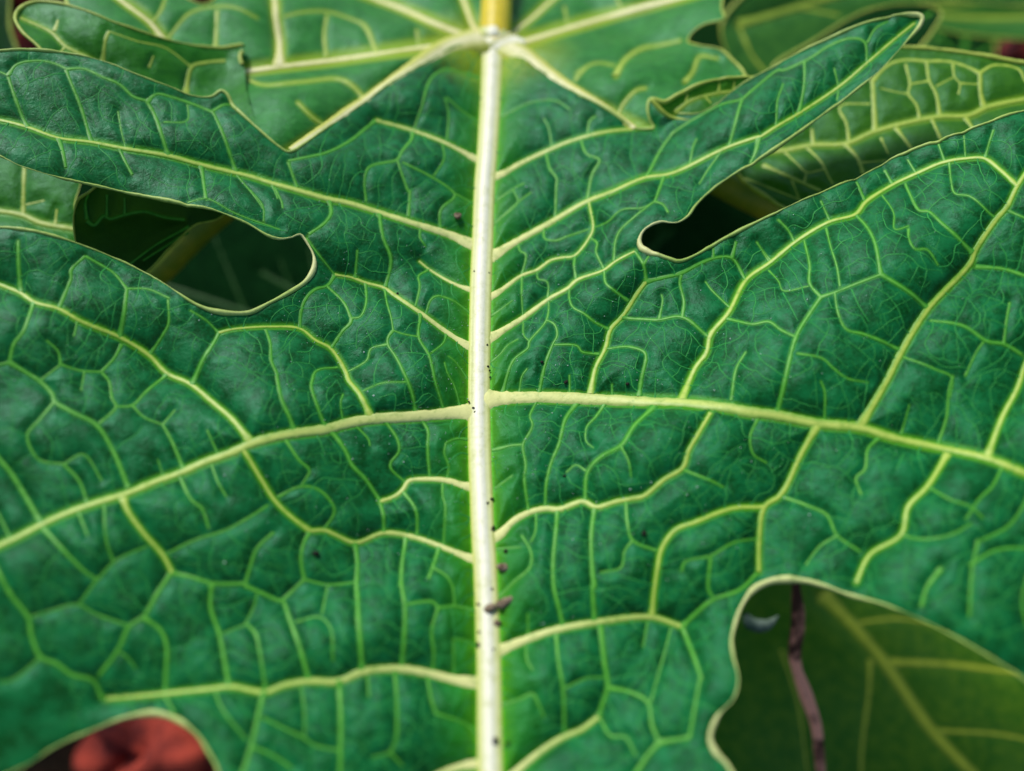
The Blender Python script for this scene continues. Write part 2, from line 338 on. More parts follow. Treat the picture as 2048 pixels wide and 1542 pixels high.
CROSS = parse('''
3 7 5 10 920,880 840,960 730,1060 560,1150 350,1190 280,1200
3 6 4 10 1680,575 1530,560 1420,540 1330,590 1280,680 1250,800 1200,950
3 6 4 10 1190,960 1180,1040 1110,1150 1080,1200 860,1260 830,1350 850,1480
3 4 3 20 -20,870 100,830 250,780 420,770 520,830
3 8 6 21 1070,670 1200,650 1310,630 1450,560 1560,520 1690,520 1800,660
3 6 6 21 1070,670 1050,560 1020,500 985,445
3 7 5 31 2030,1210 1880,1150 1750,1130 1600,1030 1360,960
3 9 8 32 240,250 310,-20 | 31 390,1100 480,950 570,820
3 6 5 31 570,820 490,720 490,580 440,370
3 6 6 31 570,820 680,780 800,730 1000,650
3 7 6 31 1000,650 960,430 880,270 820,180
3 8 9 31 1000,650 1200,770 1340,860
3 8 5 31 1670,460 1450,290 1350,200 1280,190 1200,20 | 30 1180,1345
3 7 4 31 1140,1170 860,1080 740,1050 690,940 670,780
3 6 6 21 1660,940 1850,1010 1975,1000 2060,1060 2160,1110
3 4 4 31 600,280 640,440 690,600 710,740
3 3 3 31 180,590 260,700 290,770 480,740
3 5 5 31 370,385 330,310 250,235
3 5 4 31 635,235 560,100
3 4 3 31 200,520 90,400
3 5 5 31 890,90 840,0
3 5 5 30 1090,1350 1030,1260
3 5 4 30 1260,1270 1200,1180
3 5 4 30 1470,1190 1420,1050
3 4 4 30 880,1460 820,1350
3 4 4 30 1500,1190 1520,1350 1550,1450 1660,1470 1800,1570 | 31 1840,205
3 5 4 30 1760,1160 1820,980
3 3 3 30 1620,1150 1610,1010
3 8 6 31 1690,565 1880,600 2048,660 2300,740
3 4 3 31 1200,330 1200,400 1240,470 1320,470 1400,570
3 3 3 31 1010,40 1090,210 1100,330 1200,310
3 4 3 31 1160,1220 1380,1330 1500,1390 1490,1536
3 6 4 32 1420,470 1470,300 1480,100 1510,-10
3 4 3 31 1600,1380 1680,1210 1730,1140
3 4 4 31 1880,1150 1900,1000 1930,860
3 4 3 31 390,1230 560,1260 640,1330 740,1400 900,1420
3 5 3 32 590,310 580,100 550,30
3 4 2 32 1150,400 1190,200
3 5 4 31 1930,150 2048,220 2250,300
3 8 5 22 570,160 480,300 430,500 380,620 340,780 330,930
3 7 2 22 770,165 700,290 640,370 640,480 700,530
3 10 7 22 1130,190 1000,360 910,510 760,590 650,700 620,890
3 4 2 22 910,520 960,620 970,720
3 6 4 22 210,960 180,750 190,650 170,500 220,410 240,350 220,280 270,150
3 7 5 22 -60,515 0,510 90,500 170,500
3 7 8 22 420,955 410,1160 395,1350 400,1536 | 23 440,380 460,480
3 8 9 22 690,940 670,1200 680,1450 690,1536 | 23 680,200 690,440
3 6 5 22 920,890 940,1060 980,1190 1150,1250
3 4 3 22 980,1190 920,1270 890,1390 740,1430
3 7 4 32 270,850 450,930 610,1010 690,1160 850,1260
3 6 4 32 1000,410 900,520 880,680 820,740 860,860
3 8 6 33 1440,80 1340,220 1300,350
3 5 4 22 1340,655 1500,740 1620,800
3 5 3 22 1890,280 1820,430 1840,560 1940,620
3 6 4 21 15,1500 50,1380 100,1270 210,1180 215,1140 345,970 355,820 350,795
3 7 4 21 280,1500 330,1310 390,1160 425,1090 405,1010 345,970
3 4 3 21 140,1495 160,1380 200,1330
3 4 3 21 510,1495 510,1370
3 4 3 21 820,1500 820,1430
3 8 5 21 1015,1510 1040,1380 1070,1260 1060,1220 930,1170 780,1160
3 5 4 21 725,1200 600,1200 570,1165 400,1160
3 6 4 21 800,1020 690,980 620,930 540,880 510,800 505,715
3 6 5 21 940,815 850,760 780,700 760,590
3 5 5 21 760,580 710,470 715,400 660,350
3 5 5 21 555,655 545,560 548,480
3 4 3 21 160,630 160,800 170,950 175,1080 215,1130
3 4 4 21 160,620 190,490 150,460 130,380
3 4 3 21 350,790 350,690 280,660 270,590
3 5 4 21 830,520 850,400 890,320 1000,220 1130,115
3 5 4 21 1130,115 1190,140 1230,200
3 6 5 20 1200,1285 1190,1320 1140,1480 1130,1510
3 3 3 21 680,275 800,250 900,170 1050,160 1130,115
3 5 3 21 320,265 330,370 400,390 500,360 650,290
3 5 5 21 405,200 415,0 | 20 420,1340 370,1260 335,1110
3 7 5 20 635,1460 680,1300 730,1200 640,1150 590,1020
3 4 3 20 380,1085 360,950 330,900
3 5 4 20 640,990 660,900 700,870
3 6 5 20 1070,1290 1180,1130 1270,1000
3 4 3 20 1385,1205 1420,1090 1450,1040
3 6 5 20 1670,1075 1740,890 1780,770
3 5 5 20 1270,1000 1350,950 1440,890 1600,800 1780,760 1850,700 2048,540 | 30 280,550 450,480 520,440 620,370 780,310 880,330 900,450
3 6 4 30 400,825 440,640 450,480
3 3 3 30 235,925 240,780 290,650
3 3 3 30 660,520 690,640 680,740
3 6 5 30 100,1010 80,1140 50,1210
3 6 5 20 1900,1005 1870,1140 1840,1200
3 4 3 20 1620,1100 1540,1230 1460,1370
3 3 3 30 900,330 960,230 1050,170
3 3 3 20 2020,950 2025,790
3 5 3 21 1685,860 1550,760 1500,700
3 6 5 21 1690,520 1720,400
3 4 3 21 1550,520 1550,430
3 5 4 21 1980,540 1880,400
3 7 7 21 890,930 1020,960 1160,980 1340,960 1520,1070
3 6 5 21 1340,960 1350,850 1310,700 1320,640
3 5 3 21 1170,975 1190,830 1180,780
3 6 4 21 1690,1540 1740,1340 1810,1220
3 4 3 21 1050,560 1090,490
3 9 7 23 1330,480 1550,300 1740,230 1880,90
3 9 7 23 1330,480 1440,740 1490,890
3 10 9 23 735,460 750,750 780,940 750,1050 720,1140
3 8 6 23 780,940 960,990 1090,1070 1120,1230 1170,1350
3 8 8 23 1170,1350 1390,1310
3 8 9 23 1170,1350 1080,1450 1020,1540 950,1640
3 5 5 23 1390,1310 1430,1120 1480,890
3 7 5 23 410,530 430,760 460,960 470,1280
3 7 3 23 -30,1070 150,1020 240,990 290,1080 320,1150
3 3 3 23 465,950 640,870 760,870
3 4 3 23 190,610 200,740 240,810
3 4 3 23 205,560 205,400
3 5 4 23 730,1150 810,1290 920,1310 1000,1440
3 3 3 23 1110,1060 1160,890 1210,700 1250,490
3 3 3 23 1080,440 1040,640
3 8 4 23 -40,290 0,260 100,170 220,70 | 22 230,1290 160,1150
3 4 3 22 265,970 260,1130 230,1200
3 4 4 22 1330,1400 1350,1340 1520,1300
3 6 5 22 1530,1310 1520,1536 | 23 1560,280
3 4 5 22 1530,1300 1700,1200 1890,1160
3 3 3 22 640,690 560,650 490,700
3 6 5 00 70,590 130,510 280,480 400,500 490,540
3 6 6 00 490,545 620,540 760,600 880,650 980,740 1070,770
3 7 7 00 1230,1140 1200,1050 1130,870 1075,775
3 7 6 00 200,930 160,850 110,720 70,600
3 7 6 00 670,1035 640,950 590,800 530,650 490,550
3 6 6 00 1080,780 1140,720 1250,740 1400,790 1560,860
3 7 6 00 1730,1265 1680,1140 1620,990 1560,860
3 6 5 00 1560,850 1640,800 1700,790
3 3 3 00 920,1085 890,970 870,850
3 3 3 00 1200,930 1370,920 1370,800
3 7 6 00 430,1015 460,1130 480,1250
3 6 5 00 870,1085 920,1200 970,1300
3 7 6 00 1470,1205 1490,1350 1510,1490
3 4 3 00 1990,1345 2030,1470
3 4 3 00 1730,1275 1870,1480 1920,1560
3 4 4 00 70,590 0,560 -200,520
3 3 3 01 1380,120 1520,100 1700,190 1900,270 2040,320
3 4 3 11 180,-20 230,110 235,160
3 3 3 11 0,20 90,150 95,260
3 8 6 11 580,65 590,190 545,270 430,350
3 5 4 11 410,370 500,490 620,620
3 6 4 11 1160,195 1165,30 | 10 1160,1430 1110,1310 1080,1210
3 7 6 11 945,165 965,370 1020,520 1015,620 990,710
3 5 4 11 770,645 780,460
3 4 3 11 1250,265 1240,360 1280,430
3 5 4 11 1395,300 1390,170 1480,90 | 10 1490,1450 1300,1310 1120,1220
3 4 4 10 1660,1500 1480,1440
3 4 3 10 1405,1035 1410,1180 1340,1310
3 4 3 10 1680,900 1530,830 1420,740
3 4 3 10 1440,1045 1440,860 1410,750
3 5 5 10 345,1370 320,1310 280,1210
3 4 4 11 1310,580 1230,650 1240,730 1210,850
3 5 4 11 1640,920 1500,840 1370,800 1320,820 1285,910
3 6 5 11 1250,895 1230,1100 1300,1240 1340,1420 1390,1540 | 12 1430,245
3 4 3 11 1440,1045 1410,1130 1320,1220
3 3 3 11 1230,1100 1120,1080 1050,1055
3 5 7 11 1050,1055 1015,1110 1015,1160 1070,1250 1110,1330 1190,1530 | 12 1215,255
3 4 3 11 985,720 1000,830 1035,960 1050,1055
3 5 4 11 845,680 850,880 810,960 745,970
3 5 5 11 745,970 690,860 560,720
3 6 7 11 745,970 740,1000 680,1050 590,1160
3 6 6 11 620,625 560,715 470,750 400,820 370,900 365,1015
3 5 4 11 1015,1160 890,1190 860,1270 710,1330
3 3 3 11 1140,1430 960,1440 790,1480
3 5 3 12 1550,230 1480,50 | 11 1430,1360 1410,1290
3 3 3 11 1600,1390 1490,1270 1440,1240
3 8 5 12 330,385 290,290 230,180 190,0 | 11 190,1380 150,1280 145,1150 115,1020
3 7 4 12 560,355 490,220 440,80 460,0 | 11 440,1470 470,1360 640,1300
3 4 3 12 685,310 660,190 680,120
3 9 7 12 590,380 620,410 690,540 730,640 840,750 950,880
3 7 6 12 950,880 975,1010 980,1120
3 6 4 12 260,435 350,600 420,680 370,790
3 5 5 12 200,860 350,800 480,820 610,970 540,1095
3 6 5 12 1120,815 1220,980 1220,1150
3 6 5 12 1250,280 1300,380 1300,500 1315,725
3 6 4 12 990,300 1080,450 1090,540 1030,620 1030,660 1140,750
3 4 3 12 770,330 860,440 870,490
3 4 3 12 1440,735 1450,630 1420,560 1430,480
3 5 4 12 1640,435 1510,440 1430,480
3 4 4 12 1410,750 1410,860 1430,940 1415,1215
3 8 6 01 150,745 150,400
3 7 5 01 430,865 520,680 520,620 620,510
3 5 5 01 620,510 740,580 830,640 930,760
3 9 7 01 875,1080 910,900 930,760
3 4 4 01 930,760 1090,760 1250,820
3 6 4 01 1090,1210 1200,1070 1240,1000 1240,830
3 9 7 01 1400,1425 1540,1190 1600,1045
3 4 4 01 1600,1045 1520,970 1400,900
3 7 6 01 245,820 190,1050 120,1150 90,1280
3 6 6 01 90,1280 0,1300 -200,1350
3 8 9 01 90,1280 200,1350 310,1430 400,1536 | 02 410,190 540,270 710,360 830,540 940,790
3 4 3 01 570,950 540,1080
3 4 4 01 310,1420 450,1300
3 4 3 01 450,1300 430,1200 350,1120
3 4 4 01 450,1300 600,1350 740,1360
3 6 5 01 890,1130 830,1250 740,1360
3 5 5 01 740,1360 800,1440 820,1560 | 02 850,230 730,350
3 3 3 01 620,1350 600,1500
3 6 4 01 1220,1350 | 02 1060,130 970,220 850,230
3 4 3 02 970,220 1050,300 1200,360
3 7 5 02 1345,660 1270,480 1200,360
3 3 3 02 1200,360 1290,250
3 5 4 02 410,200 300,330 220,430 300,600 480,640
3 5 5 02 640,910 590,760 480,640
3 3 3 02 480,640 620,570 750,750
3 10 8 02 300,1050 200,870 100,700 0,580 -200,300
3 5 4 02 80,1170 0,1000
3 4 3 02 1600,560 1530,390
3 3 2 02 1200,715 1160,600
3 8 7 02 1260,1410 1400,1450 1560,1500 1790,1500
3 7 9 03 1790,190 1900,240 2048,310 | 13 240,310 300,460 370,650 430,870
3 9 7 03 1250,90 1160,240 1060,420 960,490 880,660 740,840
3 8 7 03 1060,425 1180,520 1230,660 1205,970
3 8 9 03 1550,180 1540,350 1610,570 1650,770 1675,920
3 6 5 03 1790,190 1830,60 | 02 1880,1250 2000,1130
3 7 4 02 1310,690 1400,890 1480,960 1530,1100
3 4 3 02 1540,600 1600,760 1660,870
3 9 5 02 310,1080 430,1210 520,1300 650,1420 730,1470
3 4 3 03 720,150 600,320
3 4 4 03 245,420 400,370 590,330 720,400 940,480
3 4 3 02 730,1470 850,1340 1070,1220
3 4 3 02 760,900 790,1200 840,1340
3 5 3 02 570,960 650,1150
3 4 4 02 1200,1280 1450,1180 1650,1120 1830,1020 1960,920
3 10 8 03 -300,-350 -100,-100 0,100 100,270 220,430 240,560 310,720 420,760 540,840 690,880 750,1010
3 4 4 03 1200,980 1280,1120
3 9 8 03 1930,950 1880,1180 1840,1360 1790,1530 1740,1650
3 4 3 03 1570,940 1620,1080 1800,1330
3 5 4 13 0,1380 150,1440 300,1536
3 5 4 03 1940,930 1910,700 1880,560 1810,490
3 3 3 03 1810,490 1630,560
3 3 3 03 1880,250 1860,350 1800,490
3 5 4 13 110,960 100,830 50,580 0,510
3 4 3 03 310,720 100,880 0,900
3 3 2 03 890,680 930,700 1010,800
3 6 7 12 440,1110 390,1200 370,1320 400,1480 | 13 400,150
3 6 6 13 400,150 250,300
3 4 4 13 400,150 570,200 770,190
3 8 10 12 770,1190 780,1350 780,1536 | 13 790,300 800,500 820,800
3 7 9 12 1140,1150 1120,1380 1110,1536 | 13 1110,200 1130,370 1120,560 1110,795
3 7 5 12 1385,1220 1340,1390 1310,1480
3 4 3 12 1340,1390 1440,1460 1480,1536 | 13 1480,200 1490,340
3 7 4 13 1670,370 1500,345 1370,360 1330,325 1140,350
3 5 6 13 1370,365 1320,530 1340,700 1330,830
3 3 4 13 1480,600 1490,850
3 4 3 13 1670,630 1570,590 1480,580
3 10 8 13 650,870 670,1200 660,1536 650,1650
3 7 5 13 1060,800 1070,1150 1060,1320 1020,1410
3 4 4 13 1020,1410 1110,1500
3 3 3 13 1020,1410 900,1440
3 6 5 13 1295,820 1320,1020 1350,1130
3 5 4 13 1670,1290 1600,1210 1500,1170 1350,1130
3 4 3 13 370,890 400,1100 400,1300
3 4 4 13 95,1160 230,1230 390,1310 480,1370 650,1400
3 4 3 13 860,805 870,1000
3 3 3 13 350,480 520,450 600,530 610,740
3 3 3 13 570,210 540,420
3 4 3 11 1760,260 1960,120 | 21 100,20 180,-20
3 4 3 21 -50,260 0,220 120,130 230,50
3 4 3 11 1770,100 2000,-20
3 4 3 21 -80,930 0,890 90,830
3 4 3 21 -80,1270 0,1215 60,1150 130,1110
3 4 3 22 -40,800 10,770 90,720
3 4 3 22 -30,1240 60,1240 150,1240
3 5 3 32 1900,620 1800,800 1700,900 1600,1050
3 4 3 32 1350,780 1500,900 1640,960 1720,1040
3 5 3 32 1150,1130 1300,1180 1500,1160 1640,1080
3 5 4 33 1690,-120 1660,60 1640,420
3 5 4 32 2100,720 2040,900 1900,1100 1720,1200
3 5 4 33 1640,60 1800,-40 2000,-60 2200,-20
3 4 3 32 690,1160 560,1240 450,1380
3 5 4 33 2050,560 2000,330 2040,120
''')
HAIR = parse('''
4 3 2 31 290,790 400,1000
4 3 2 31 790,760 840,900 900,1000
4 3 2 22 50,165 40,270 140,300 220,280
4 3 2 22 40,270 10,320 60,410 70,500
4 2 2 21 380,1195 330,1180 220,1190
4 2 2 21 350,680 410,610
4 2 2 21 630,925 690,800 650,780 630,690
4 2 2 21 690,800 780,740
4 2 2 21 850,760 920,650 880,590
4 2 2 23 790,740 900,710 1010,740
4 2 2 22 220,1390 220,1250 150,1240 80,1200
4 3 2 11 1440,825 1450,960 1435,1040
4 3 2 11 1040,965 1100,960 1105,860
4 3 2 11 0,260 130,300 270,340
4 3 2 12 1050,270 1060,130 950,150
4 3 2 11 330,1220 420,1210 460,1150
4 3 2 11 1300,1240 1100,1240
4 3 2 02 840,540 1000,440 1050,380
4 2 2 02 480,600 430,440
4 2 2 13 1350,1130 1350,1290 1400,1400
4 2 2 13 690,1240 860,1190
4 2 2 13 1060,1330 1220,1360
4 3 2 12 1480,290 1460,360 1490,440
4 3 2 12 1450,620 1540,550 1620,545
4 3 2 12 1430,910 1520,910 1570,930
4 3 2 12 1640,1015 1520,1000 1410,1030
4 2 2 12 780,1180 770,990 720,930
4 2 2 12 1220,980 1330,910
4 2 2 22 0,780 60,860 110,1000
4 2 2 03 1240,660 1410,670 1440,740
4 3 2 32 1160,560 1110,700
''')
OUT_MAIN = ([(985,92),(945,98)] + tp('10', [(1480,380),(1200,535),(880,745),(580,945),(290,1140)]) +
  tp('00', [(2048,1110),(1880,970),(1720,820),(1665,725),(1620,700),(1550,742),(1400,730),(1250,670),(1050,600),(800,500),(600,445),(400,415),(200,400),(0,410),(-400,450),(-900,620),(-1200,900),(-900,1060),(-400,1110),(0,1170),(150,1240),(400,1320),(700,1390),(1000,1460)]) +
  tp('01', [(1250,120),(1580,185),(1800,270),(1950,365)]) + tp('11', [(200,388),(290,380),(370,355),(425,420),(462,500),(460,590),(400,690),(270,780),(130,850),(10,905)]) +
  tp('01', [(1700,915),(1540,895),(1400,835),(1250,740),(1100,655),(900,555),(700,470),(500,400),(300,345),(100,315),(0,310)]) +
  [(-150,450),(-300,480),(-420,620),(-450,800),(-440,1000),(-430,1250),(-300,1480),(-120,1590)] +
  tp('03', [(170,1536),(400,1390),(700,1250),(950,1150),(1150,1125),(1300,1170),(1450,1290),(1540,1440),(1590,1536)]) +
  [(455,1640),(540,1760),(720,1900),(985,1990),(1250,1900),(1420,1780),(1490,1650)] +
  tp('23', [(1680,1536),(1580,1420),(1540,1310),(1600,1150),(1720,1020),(1755,880),(1720,720),(1710,600),(1740,450),(1780,330),(1850,220),(1950,165),(2048,155)]) +
  tp('33', [(500,190),(700,240),(1000,330),(1300,450),(1600,600),(1900,780),(2048,890)]) +
  [(2200,1480),(2350,1500),(2480,1350),(2520,1000),(2500,700),(2450,420),(2350,270),(2200,215)] +
  tp('30', [(2048,850),(1700,960),(1400,1060),(1100,1180),(900,1290),(650,1400),(400,1500)]) +
  tp('21', [(1780,305),(1550,420),(1430,490),(1300,540),(1230,520),(1080,460),(1030,420),(1022,380),(1060,320),(1170,270),(1290,275),(1370,230),(1430,150),(1520,60)]) +
  tp('20', [(1620,1370),(1800,1250)]) + tp('30', [(230,1110),(500,910),(800,690),(1000,530),(1150,360),(1285,190),(1303,140),(1270,115),(1200,118),(1080,140),(900,200),(600,330),(300,480),(0,650)]) +
  tp('20', [(1600,780),(1440,855),(1300,855),(1200,830),(1150,785),(1112,752),(1085,810),(1095,880),(1125,925),(1000,930),(800,835),(450,645),(180,440)]) + [(1012,104)])

# neighbouring lobes of the same leaf
UPPER_VEINS = parse('''
2 26 14 10 1640,330 1450,375 1200,530 880,740 580,940 290,1130 100,1250
2 26 15 10 1640,310 1450,330 1200,360 900,400 600,445 220,490 0,520 -60,530
2 20 14 10 1700,290 1600,270 1300,150 1100,60 850,-30 600,-120
2 12 10 10 1700,260 1640,200 1560,0 1480,-200
2 9 8 20 60,270 110,230 250,120 370,10 520,-120
2 24 16 20 20,340 130,320 500,210 900,95 1300,-10 1700,-120
2 26 15 20 60,330 180,440 450,640 800,830 1000,930 1100,985
2 14 11 10 215,480 215,300 190,130 180,0 150,-200
2 12 8 00 1210,310 1100,170 880,0 700,-150
3 10 7 10 850,735 760,660 640,610 400,630 100,650 0,600
3 9 6 10 560,930 440,870 350,790
3 11 8 10 930,400 870,260 830,210
3 8 5 10 560,420 545,280 560,150
3 8 6 10 1240,360 1220,240
3 5 4 10 830,210 700,160 560,120 250,130
3 8 6 20 860,850 900,780 1000,690 1060,680
3 10 6 20 850,590 920,470 1020,400 1200,360 1330,330
3 5 4 20 500,210 470,80
3 8 5 20 1340,640 1400,560 1460,450 1590,460
3 7 6 00 1580,395 1595,120
3 4 3 00 1220,290 1400,130 1700,90 1880,160
3 5 4 00 1110,170 1180,90 1210,0
3 6 4 20 900,95 860,0
3 4 3 20 560,560 700,500 840,520
3 5 4 20 550,600 640,520
''')
OUT_UPPER = ([(985,120),(945,124)] + tp('10', [(1480,480),(1200,640),(880,850),(580,1050),(330,1210)]) +
  [(540,345),(440,290),(300,200),(200,120),(150,70),(141,25),(125,-20),(180,-60),(330,-70),(352,-25),(364,3),(382,16),(404,21),(428,16),(441,2),(450,-35),(480,-90),(620,-200),(800,-250),(950,-230),(985,-120),(1030,-230),(1200,-250),(1380,-180),(1440,-90),(1446,-10),(1444,30),(1450,50),(1410,62),(1388,78),(1380,96),(1400,104),(1440,110),(1462,130),(1490,165),(1480,220),(1400,260),(1320,300)] +
  tp('20', [(1000,1060),(800,950),(450,760),(180,560)]) + [(1012,130)])
FINGER_VEINS = parse('''
2 9 8 00 780,495 640,420 480,340 380,240 260,180 150,140
3 8 6 00 750,470 780,300 800,270
3 6 4 00 400,230 430,170
3 9 7 00 1350,720 1390,520 1500,490 1650,480
3 4 3 00 1390,520 1200,390 1000,340 800,270
3 4 3 00 480,340 420,420
3 4 3 00 1080,520 1110,440
''')
OUT_FINGER = [(500,300),(400,285),(250,240),(130,170),(79,109),(46,77),(31,45),(34,31),(46,24),(77,20),(123,25),(170,38),(232,63),(314,90),(383,107),(437,112),(470,110),(487,108),(490,116),(483,124),(484,137),(493,152),(502,200),(515,250),(535,295)]
RIGHT_VEINS = parse('''
2 12 14 30 100,1080 300,1070 500,1040 750,1040 960,960 1400,870 1640,860 1780,800 2048,740 2400,690
3 10 8 30 960,960 940,600
3 8 8 30 940,600 1040,500 1150,460 1330,470 1500,480 1640,530 1710,570
3 7 6 30 1710,570 1820,510 2000,540 2048,620 2150,700
3 9 8 30 1750,800 1720,700 1715,570
3 7 5 30 1430,870 1400,720 1350,620 1330,475
3 5 4 30 1350,620 1210,640
3 5 5 30 1285,890 1260,790 1200,710 1210,640 1180,490
3 7 5 30 510,1045 500,930
3 6 4 30 770,1030 750,900 700,800 720,770 920,770
3 9 7 30 740,1040 830,1160 870,1280
3 7 6 30 1110,940 1220,1110
3 6 5 30 1370,880 1430,1040
3 8 7 30 1610,870 1680,980
3 9 6 30 140,1190 430,1340 560,1400
3 6 4 30 460,1050 570,1190 620,1300 650,1350
3 4 4 30 300,1080 400,1200 460,1260 590,1240
3 4 4 30 440,1340 460,1260
3 4 3 30 350,1320 400,1450
3 4 3 30 1520,490 1530,590 1570,650 1560,720
3 4 3 30 1570,645 1700,650
3 3 3 30 1400,660 1520,600
3 3 3 30 1200,710 1100,690 1000,660
3 4 3 30 1000,1010 1050,1140
3 4 4 30 0,1290 250,1400 450,1480
3 4 3 30 860,1200 1040,1190
''')
OUT_RIGHT = tp('30', [(-80,1180),(60,1080),(300,900),(600,640),(850,430),(960,360),(1140,368),(1300,378),(1500,402),(1750,445),(2048,500),(2350,580),(2600,760),(2500,1000),(2200,1150),(1700,1300),(1200,1500),(700,1640),(500,1560),(300,1530),(150,1440),(0,1320)])
CURL_VEINS = parse('''
2 7 5 20 1280,830 1400,740 1560,690 1750,660 1950,640
3 4 4 20 1360,760 1370,690
3 4 3 20 1600,680 1605,600
3 4 3 20 1710,660 1715,590
3 4 3 20 1500,710 1540,760
''')
OUT_CURL = tp('20', [(1118,742),(1200,762),(1300,705),(1400,650),(1500,610),(1620,580),(1760,565),(1890,572),(2050,600),(2150,640),(2000,760),(1700,860),(1440,900),(1300,880),(1200,840)])
LOW_VEINS = parse('''
2 12 15 01 -300,130 0,150 160,180 300,240 560,290 760,350 900,412
3 9 7 01 165,185 180,0 190,-150
3 5 4 01 400,260 420,150
3 4 3 01 190,110 330,90
3 6 4 01 560,300 560,400
''')
OUT_LOW = tp('01', [(-400,-250),(100,-260),(500,-250),(640,-180),(590,0),(555,150),(610,262),(720,290),(850,230),(980,200),(1100,205),(1185,235),(1180,270),(1120,330),(1000,390),(880,440),(650,455),(350,480),(0,520),(-400,500)])
DARK_VEINS = parse('''
2 6 5 01 640,230 690,260 760,190 800,210 900,180 1050,150 1200,190 1350,210
3 5 4 01 640,220 630,100 650,40
3 4 4 01 780,200 785,40
3 4 3 01 910,170 910,60
3 4 4 01 1380,260 1150,400 950,560
3 4 3 01 1370,300 1050,530
''')
OUT_DARK = tp('01', [(560,130),(580,80),(660,20),(900,-120),(1300,-50),(1700,120),(1600,220),(1420,260),(1250,420),(1080,620),(900,720),(600,640),(560,400),(545,220)])

# ------------------------------------------------------------------ materials used
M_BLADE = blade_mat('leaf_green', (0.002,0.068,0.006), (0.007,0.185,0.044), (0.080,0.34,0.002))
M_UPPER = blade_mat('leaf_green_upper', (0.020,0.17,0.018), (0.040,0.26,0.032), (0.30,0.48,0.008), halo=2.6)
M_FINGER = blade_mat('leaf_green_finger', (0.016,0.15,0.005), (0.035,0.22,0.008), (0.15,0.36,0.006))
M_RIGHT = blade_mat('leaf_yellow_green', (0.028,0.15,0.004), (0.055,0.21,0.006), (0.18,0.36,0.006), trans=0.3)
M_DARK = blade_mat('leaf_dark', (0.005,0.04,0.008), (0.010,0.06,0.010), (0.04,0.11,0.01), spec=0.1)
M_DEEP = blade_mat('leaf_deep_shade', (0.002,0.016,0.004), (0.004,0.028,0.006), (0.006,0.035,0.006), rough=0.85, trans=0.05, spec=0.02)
M_OLIVE = blade_mat('leaf_olive', (0.03,0.14,0.004), (0.10,0.22,0.008), (0.14,0.24,0.008))
M_FAR = blade_mat('leaf_far_green', (0.03,0.15,0.02), (0.07,0.24,0.03), (0.2,0.34,0.03))
M_MID = vein_mat('midrib_cream', (0.58,0.63,0.14), (0.92,0.90,0.68), lo=0.05, hi=0.97)
M_LAT = vein_mat('lateral_vein_cream', (0.10,0.34,0.006), (0.46,0.59,0.09), pale=(0.74,0.74,0.28))
M_CRO = vein_mat('cross_vein_green', (0.02,0.22,0.010), (0.11,0.40,0.04), spec=0.2)
M_HAIR = vein_mat('veinlet_green', (0.008,0.17,0.03), (0.045,0.32,0.06), spec=0.08)
M_PRIM = vein_mat('primary_vein_pale', (0.48,0.52,0.06), (0.82,0.78,0.42))
M_YEL = vein_mat('yellow_vein', (0.16,0.32,0.02), (0.40,0.52,0.06))
M_RIM = vein_mat('leaf_rim', (0.06,0.22,0.015), (0.36,0.50,0.10), pale=(0.62,0.64,0.26))
M_RIMY = vein_mat('leaf_rim_yellow', (0.12,0.26,0.012), (0.42,0.52,0.07))
M_PET = vein_mat('petiole_yellow', (0.55,0.42,0.01), (0.80,0.62,0.03))
M_DVEIN = vein_mat('dim_vein', (0.01,0.05,0.01), (0.02,0.08,0.012), spec=0.1)
M_OLV = vein_mat('olive_vein', (0.16,0.26,0.01), (0.40,0.46,0.03))
M_STALK = plain_mat('stalk_green_yellow', (0.10,0.18,0.01), (0.24,0.26,0.015), 60, 0.5, 0.0005)
M_SOIL = plain_mat('soil', (0.010,0.008,0.005), (0.028,0.016,0.010), 45, 0.95, 0.006, spec=0.05)
M_CLOD = plain_mat('red_clod', (0.05,0.006,0.008), (0.42,0.055,0.03), 40, 0.9, 0.002)
M_STICK = plain_mat('stick', (0.06,0.028,0.02), (0.85,0.36,0.25), 42, 0.9, 0.001, a=0.44, b_=0.58, spec=0.1)
M_DIRT = plain_mat('dirt_crumb', (0.09,0.06,0.03), (0.30,0.23,0.15), 900, 0.9, 0.0002)
M_DUST = plain_mat('dust', (0.45,0.62,0.52), (0.75,0.85,0.78), 500, 0.4, 0.0001)
M_BLACK = plain_mat('black_speck', (0.006,0.008,0.004), (0.02,0.018,0.01), 800, 0.8, 0.0001)
M_WEB = plain_mat('pale_fluff', (0.05,0.09,0.06), (0.15,0.20,0.15), 300, 1.0, 0.0004, spec=0.0)

# ------------------------------------------------------------------ shapes of the blades
rk = np.random.default_rng(3); KK = rk.normal(size=(6,2)); KK = KK/np.linalg.norm(KK,axis=1)[:,None]*(2*math.pi/np.array([0.05,0.06,0.035,0.045,0.026,0.022]))[:,None]; KP = rk.uniform(0,6.28,6)
KA = np.array([1.2,1.2,0.8,0.8,0.4,0.4])*0.0009
def h_main(x, y):
    k = 0.25+0.9*np.clip(y, -0.08, 0.10)
    h = k*(np.sqrt(x*x+0.015**2)-0.015)
    a = smooth(np.abs(x), 0.004, 0.03)
    ph = KK[:,0][:,None]*x[None]+KK[:,1][:,None]*y[None]+KP[:,None]
    return h+a*(KA[:,None]*np.sin(ph)).sum(0)
B_MAIN = on_height(h_main)
def seam(a, b, n=2):
    q = B_MAIN(np.array([a, b]))[:, :2]; d = q[1]-q[0]; d /= np.linalg.norm(d); return q[0], np.array([-d[1], d[0]])
SL = seam((905,104), (579,312)); SR = seam((1049,120), (1273,254))
if SL[1][1] < 0: SL = (SL[0], -SL[1])
if SR[1][1] < 0: SR = (SR[0], -SR[1])
